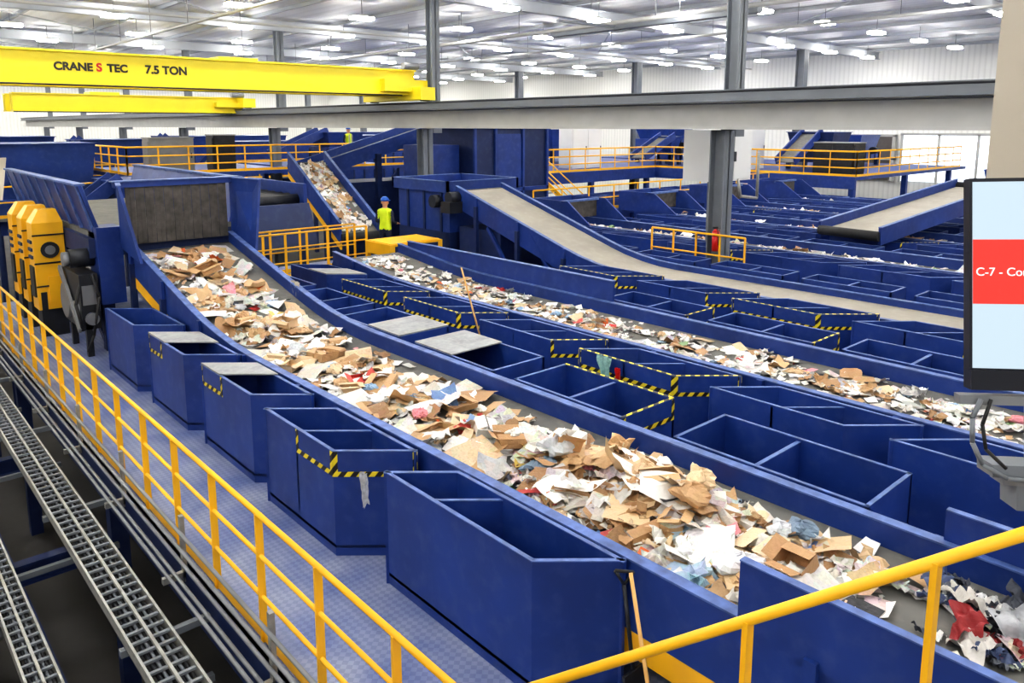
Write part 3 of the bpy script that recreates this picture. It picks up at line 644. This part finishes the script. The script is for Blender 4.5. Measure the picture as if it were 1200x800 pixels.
railing(mb,[(18,18.9,1.0),(33.5,18.9,1.0)],.9,1.4,.03,(.5,)); mb.box(17.9,33.6,18.7,19.0,.9,1.0,'blue_paint'); mb.done()
# ================================================================= PAPER
def sampler(xa,xb,y0,y1,zf,Lf,hmax,xc=None,wd=None,sd=.5):
    xc=xc or (xa+xb)/2; wd=wd or (xb-xa)/2
    def s(r):
        while True:
            y=r.uniform(y0,y1); L_=Lf(y)
            if r.random()>L_: continue
            x=r.gauss(xc,wd*sd)
            if abs(x-xc)>wd: continue
            lump=.55+.45*math.sin(y*2.3+x*3)*math.sin(y*1.1+1)
            if r.random()>.15+.85*(.5+.5*math.sin(y*3.1+x*4.3)*math.sin(x*5-y*1.7)): continue
            prof=max(0,1-((x-xc)/wd)**2)
            return x,y,r.random()*hmax*L_*prof*lump,(xa,xb,zf)
    return s
def L1(y):
    if y<1.9: return .04
    if y<2.6: return .05+.95*(y-1.9)/.7
    if y<4.8: return 1
    if y<6: return .75
    if y<9: return .5
    return .38
BAG=[(244,244,244),(236,238,240),(214,184,146),(196,158,116),(150,180,210),(232,150,160),(236,234,226),(222,196,160),(206,210,214),(120,140,160),(246,246,244)]
paper_mass('mixed_paper_pile',1350,sampler(4.07,5.83,1.0,14.6,f1,L1,.26,4.86,.82,.52),.1,.44,1,flat=.15,wts=(.34,.32,.24,.10))
paper_mass('cardboard_sheets',28,sampler(4.1,5.75,2.4,4.9,f1,lambda y:1,.34,5.05,.5),.28,.52,5,wts=(.75,.14,.1,.01),flat=.16,types=(.6,.4,0),pw=1.4)
paper_mass('cardboard_sheets',36,sampler(4.1,5.75,4.9,13,f1,lambda y:1,.16,4.85,.55),.2,.44,15,wts=(.7,.15,.14,.01),flat=.12,types=(.6,.4,0),pw=1.4)
boxes('flattened_cardboard_boxes',16,sampler(4.12,5.75,2.3,5.2,f1,lambda y:1,.36,5.0,.55),61)
boxes('flattened_cardboard_boxes',22,sampler(4.12,5.75,5.2,13.5,f1,lambda y:1,.14,4.85,.6),62)
crumpled_bags('crumpled_bags',26,sampler(4.12,5.75,2.2,5.4,f1,lambda y:1,.28,5.0,.6),.14,.3,63,BAG)
crumpled_bags('crumpled_bags',60,sampler(4.12,5.75,5.4,14,f1,lambda y:1,.1,4.85,.65),.1,.24,64,BAG)
crumpled_bags('crumpled_bags',60,sampler(8.4,9.85,-2,14,f2,lambda y:1,.05,9.1,.6),.08,.18,65,BAG)
paper_mass('textile_waste_pile',80,sampler(4.7,5.82,.8,1.65,f1,lambda y:1,.12,5.35,.42),.1,.26,8,pal=[(40,42,50),(48,50,60),(225,225,222),(190,192,196),(90,94,104),(58,62,74),(232,232,232),(36,38,46),(70,84,120),(240,240,240),(200,196,190),(150,40,44),(236,236,236)],textile=True,flat=.3)
paper_mass('mixed_paper_pile',75,sampler(4.2,5.8,.6,2.3,f1,lambda y:1,.03,5.1,.7),.08,.3,18,wts=(.25,.45,.24,.06))
paper_mass('mixed_paper_pile',2000,sampler(8.32,9.93,-3.5,14.9,f2,lambda y:.75 if y<12 else .4,.09,9.1,.76,.52),.06,.28,2,wts=(.2,.44,.28,.08))
for k,xa in enumerate((17.4,21.8,26.2,30.6)):
    paper_mass('mixed_paper_pile',800,sampler(xa+.02,xa+1.58,0,17,lambda y:.85,lambda y:.7,.12),.1,.4,20+k,wts=(.2,.45,.28,.07),kf=3)
paper_mass('mixed_paper_pile',360,sampler(11.92,13.18,21.3,24.4,g,lambda y:1,.08),.08,.35,31,wts=(.25,.4,.3,.05),kf=3)
# ================================================================= FOREGROUND ITEMS
mb=MB('stair_handrail')
P0=Vector((1.90,1.91,1.94)); P1=Vector((2.46,.53,2.94)); dd=(P1-P0)
a=P0-dd*.55; b=P1+dd*.6
mb.cyl(a,b,.0195,'yellow_paint',16)
for t in (-.5,.5,.86,1.35):
    c=P0+dd*t; mb.beam(c-Vector((0,0,1.15)),c,.045,.02,'yellow_paint')
mb.beam(a-Vector((0,0,1.2)),b-Vector((0,0,1.2)),.02,.24,'yellow_paint')
mb.done()
mb=MB('broom'); mb.cyl((3.72,2.95,1.16),(3.35,2.35,.12),.014,'wood',10); mb.hexa([(3.2,2.1,0),(3.5,2.1,0),(3.5,2.5,0),(3.2,2.5,0),(3.25,2.25,.16),(3.45,2.25,.16),(3.45,2.42,.16),(3.25,2.42,.16)],'machine_dark'); mb.done()
mb=MB('shovel'); mb.cyl((3.84,3.0,.35),(3.84,3.1,.95),.015,'machine_dark',10); mb.tube([(3.84,3.1,.95),(3.80,3.15,1.05),(3.88,3.05,1.05),(3.84,3.1,.95)],.012,'machine_dark'); mb.hexa([(3.74,2.93,.02),(3.92,2.93,.02),(3.92,2.96,.02),(3.74,2.96,.02),(3.72,2.98,.36),(3.94,2.98,.36),(3.94,3.0,.36),(3.72,3.0,.36)],'machine_dark'); mb.done()
mb=MB('pole'); mb.cyl((7.3,9.3,1.9),(7.45,8.8,.3),.014,'wood',8); mb.cyl((7.45,8.8,.3),(7.47,8.75,.02),.03,'machine_dark',8); mb.done()
def rag(loc,w,h,k,dirv=(0,1)):
    mb=MB('hanging_rag'); n=8; rr=random.Random(int(loc[0]*100))
    d=Vector((dirv[0],dirv[1],0)); nn=Vector((d.y,-d.x,0))*-1
    G=[[Vector(loc)+d*(w*(i/n-.5))*(1-.35*j/n+.1*math.sin(j))+nn*(.03+.025*math.sin(i*1.7+j*.6))+Vector((0,0,-h*j/n*(1-.12*math.sin(i*2.2)))) for i in range(n+1)] for j in range(n+1)]
    for j in range(n):
        for i in range(n): mb.face([G[j][i],G[j][i+1],G[j+1][i+1],G[j+1][i]],k,True)
    mb.done()
rag((3.40,5.75,.98),.1,.3,'cloth_grey'); rag((7.44,6.4,1.1),.24,.34,'cloth_teal'); rag((7.42,6.15,1.0),.08,.25,'red_paint'); rag((5.9,12.1,1.45),.3,.4,'beige')
r=Vector((.7431,-.6691,0)); up=Vector((.1046,.1162,.9877)); 
ang=R(10); r=(Matrix.Rotation(-ang,3,up)@r)
nrm=r.cross(up)
if nrm.dot(Vector((.66,.73,0)))>0: nrm=-nrm
TL=Vector((2.79,.857,3.93))
def tp(u,v,w): return TL+r*u-up*v+nrm*w
def tvbox(mb,u0,u1,v0,v1,w0,w1,k): mb.hexa([tp(u0,v1,w0),tp(u1,v1,w0),tp(u1,v1,w1),tp(u0,v1,w1),tp(u0,v0,w0),tp(u1,v0,w0),tp(u1,v0,w1),tp(u0,v0,w1)],k)
mb=MB('wall_monitor')
tvbox(mb,0,1.22,0,.69,-.05,0,'tv_bezel')
tvbox(mb,.008,1.212,.012,.62,0,.002,'screen_white'); tvbox(mb,.008,1.212,.2,.41,.002,.004,'screen_red')
tvbox(mb,.3,.9,.2,.6,-.1,-.05,'machine_dark'); tvbox(mb,0,1.22,.625,.69,0,.012,'tv_bezel')
tv=mb.done()
c=bpy.data.curves.new('screen_caption','FONT'); c.body='C-7 - Container Line'; c.size=.038; c.extrude=.001; c.materials.append(M['screen_text'])
t=bpy.data.objects.new('screen_caption',c); scene.collection.objects.link(t)
rm=Matrix((r,up,nrm)).transposed().to_4x4(); rm.translation=tp(.016,.318,.005); t.matrix_world=rm
t.parent=tv
cx,cy=(3.4*.6691+2.4*.7431,3.4*.7431-2.4*.6691)
mb=MB('monitor_support_post'); mb.box(cx-.2,cx+.2,cy-.2,cy+.2,3.35,CZ,'beige')
mb.beam((cx,cy,3.6),tuple(tp(.6,.35,-.11)),.1,.12,'machine_dark'); mb.done()
mb=MB('monitor_arm_bracket')
tvbox(mb,-.03,.6,.71,.74,-.05,.0,'steel_grey'); tvbox(mb,.06,.6,.93,.97,-.1,.02,'column_grey'); tvbox(mb,.2,.26,.74,.93,-.09,-.03,'steel_grey'); tvbox(mb,.14,.6,1.0,1.08,-.12,.0,'column_grey')
tvbox(mb,.1,.6,.97,1.0,-.1,.0,'steel_grey')
mb.tube([tp(.03,.72,.01),tp(0,.78,.02),tp(0,.86,.02),tp(.03,.93,.02),tp(.1,.97,.03),tp(.3,.98,.03)],.008,'column_grey'); mb.tube([tp(.06,.72,.01),tp(.03,.8,.02),tp(.04,.88,.02),tp(.1,.94,.02)],.006,'rubber_black')
mb.done()
# ================================================================= WORKERS
def worker(loc,rot,vestk='vest',arm=0):
    J={'pel':(0,0,.95,.13),'wa':(0,0,1.1,.125),'ch':(0,.0,1.3,.15),'ut':(0,0,1.43,.11),'nk':(0,0,1.5,.055),'hb':(0,-.01,1.58,.075),'hd':(0,-.015,1.66,.095),'ht':(0,0,1.73,.075)}
    E=[('pel','wa'),('wa','ch'),('ch','ut'),('ut','nk'),('nk','hb'),('hb','hd'),('hd','ht')]
    for s,n in ((-1,'l'),(1,'r')):
        J['hp'+n]=(s*.1,0,.88,.095); J['kn'+n]=(s*.12,-.02,.5,.062); J['an'+n]=(s*.13,.02,.09,.045); J['to'+n]=(s*.15,-.16,.04,.04)
        J['sh'+n]=(s*.19,0,1.41,.062); J['el'+n]=(s*.26,.02,1.13,.043); J['wr'+n]=(s*.24,-.17-.1*arm,1.0+.1*arm,.028); J['pa'+n]=(s*.225,-.24-.1*arm,.99+.12*arm,.032)
        E+=[('pel','hp'+n),('hp'+n,'kn'+n),('kn'+n,'an'+n),('an'+n,'to'+n),('ut','sh'+n),('sh'+n,'el'+n),('el'+n,'wr'+n),('wr'+n,'pa'+n)]
    K=list(J); me=bpy.data.meshes.new('b'); me.from_pydata([J[k][:3] for k in K],[(K.index(a),K.index(b)) for a,b in E],[])
    o=bpy.data.objects.new('b',me); scene.collection.objects.link(o)
    o.modifiers.new('s','SKIN'); sv=me.skin_vertices[0].data
    for i,k in enumerate(K): sv[i].radius=(J[k][3]*(1.25 if k in('ch','wa','ut') else 1),J[k][3]*.85 if k in('ch','wa','pel','ut') else J[k][3]); sv[i].use_root=(k=='pel')
    m2=o.modifiers.new('u','SUBSURF'); m2.levels=2; m2.render_levels=2
    dg=bpy.context.evaluated_depsgraph_get(); ev=o.evaluated_get(dg); bm=bpy.data.meshes.new_from_object(ev)
    bpy.data.objects.remove(o)
    body=bpy.data.objects.new('site_worker',bm); scene.collection.objects.link(body)
    bm.materials.clear()
    for k in ('navy_cloth',vestk,'skin','machine_dark'): bm.materials.append(M[k])
    for p in bm.polygons:
        c=p.center; p.use_smooth=True
        if c.z>1.5: mi=2
        elif c.z<.14: mi=3
        elif abs(c.x)>.2 and c.y<-.15: mi=2
        elif .92<c.z<1.5 and abs(c.x)<.2: mi=1
        else: mi=0
        p.material_index=mi
    mb=MB('head_and_hands')
    mb.cyl((0,0,1.69),(0,0,1.76),.118,'helmet_blue',18,.1); mb.cyl((0,0,1.76),(0,0,1.805),.1,'helmet_blue',18,.045); mb.box(-.09,.09,-.17,-.08,1.69,1.7,'helmet_blue')
    mb.hexa([(-.016,-.105,1.6),(.016,-.105,1.6),(.016,-.08,1.6),(-.016,-.08,1.6),(-.008,-.1,1.655),(.008,-.1,1.655),(.008,-.08,1.655),(-.008,-.08,1.655)],'skin')
    for s in (-1,1): mb.box(s*.035-.012,s*.035+.012,-.108,-.09,1.645,1.657,'machine_dark'); mb.box(s*.093-.01,s*.093+.01,-.02,.02,1.61,1.67,'skin')
    mb.box(-.025,.025,-.1,-.08,1.567,1.575,'red_paint')
    for s in (-1,1):
        b0=Vector((s*.225,-.25-.1*arm,.985+.12*arm))
        for i,l in enumerate((.05,.06,.065,.055)):
            st=b0+Vector(((i-1.5)*.017,0,0)); md=st+Vector((0,-l,-.005)); mb.cyl(st,md,.009,'skin',6); mb.cyl(md,md+Vector((0,-l*.4,-.03)),.008,'skin',6)
        mb.cyl(b0+Vector((-s*.025,.02,0)),b0+Vector((-s*.05,-.03,-.01)),.01,'skin',6)
        mb.box(s*.08-.025,s*.08+.025,-.165,-.155,1.0,1.45,'lid_dusty')
    h=mb.done(body)
    body.location=loc; body.rotation_euler=(0,0,rot); return body
worker((11.15,17.5,.42),R(120),arm=.6)
worker((18.6,32.2,2.25),R(10)); worker((26.6,27.2,1.85),R(-60))
# ================================================================= CAMERA / WORLD
w=bpy.data.worlds.new('w'); scene.world=w; w.use_nodes=True
bg=w.node_tree.nodes['Background']; bg.inputs[0].default_value=(.96,.98,1,1); bg.inputs[1].default_value=.5
cam=bpy.data.cameras.new('cam'); co=bpy.data.objects.new('camera',cam); scene.collection.objects.link(co)
cam.sensor_width=36; cam.lens=894/1200*36; cam.shift_y=-111/1200; cam.clip_end=300
co.location=(0,0,4.1); co.rotation_euler=(R(81),0,R(-42)); scene.camera=co
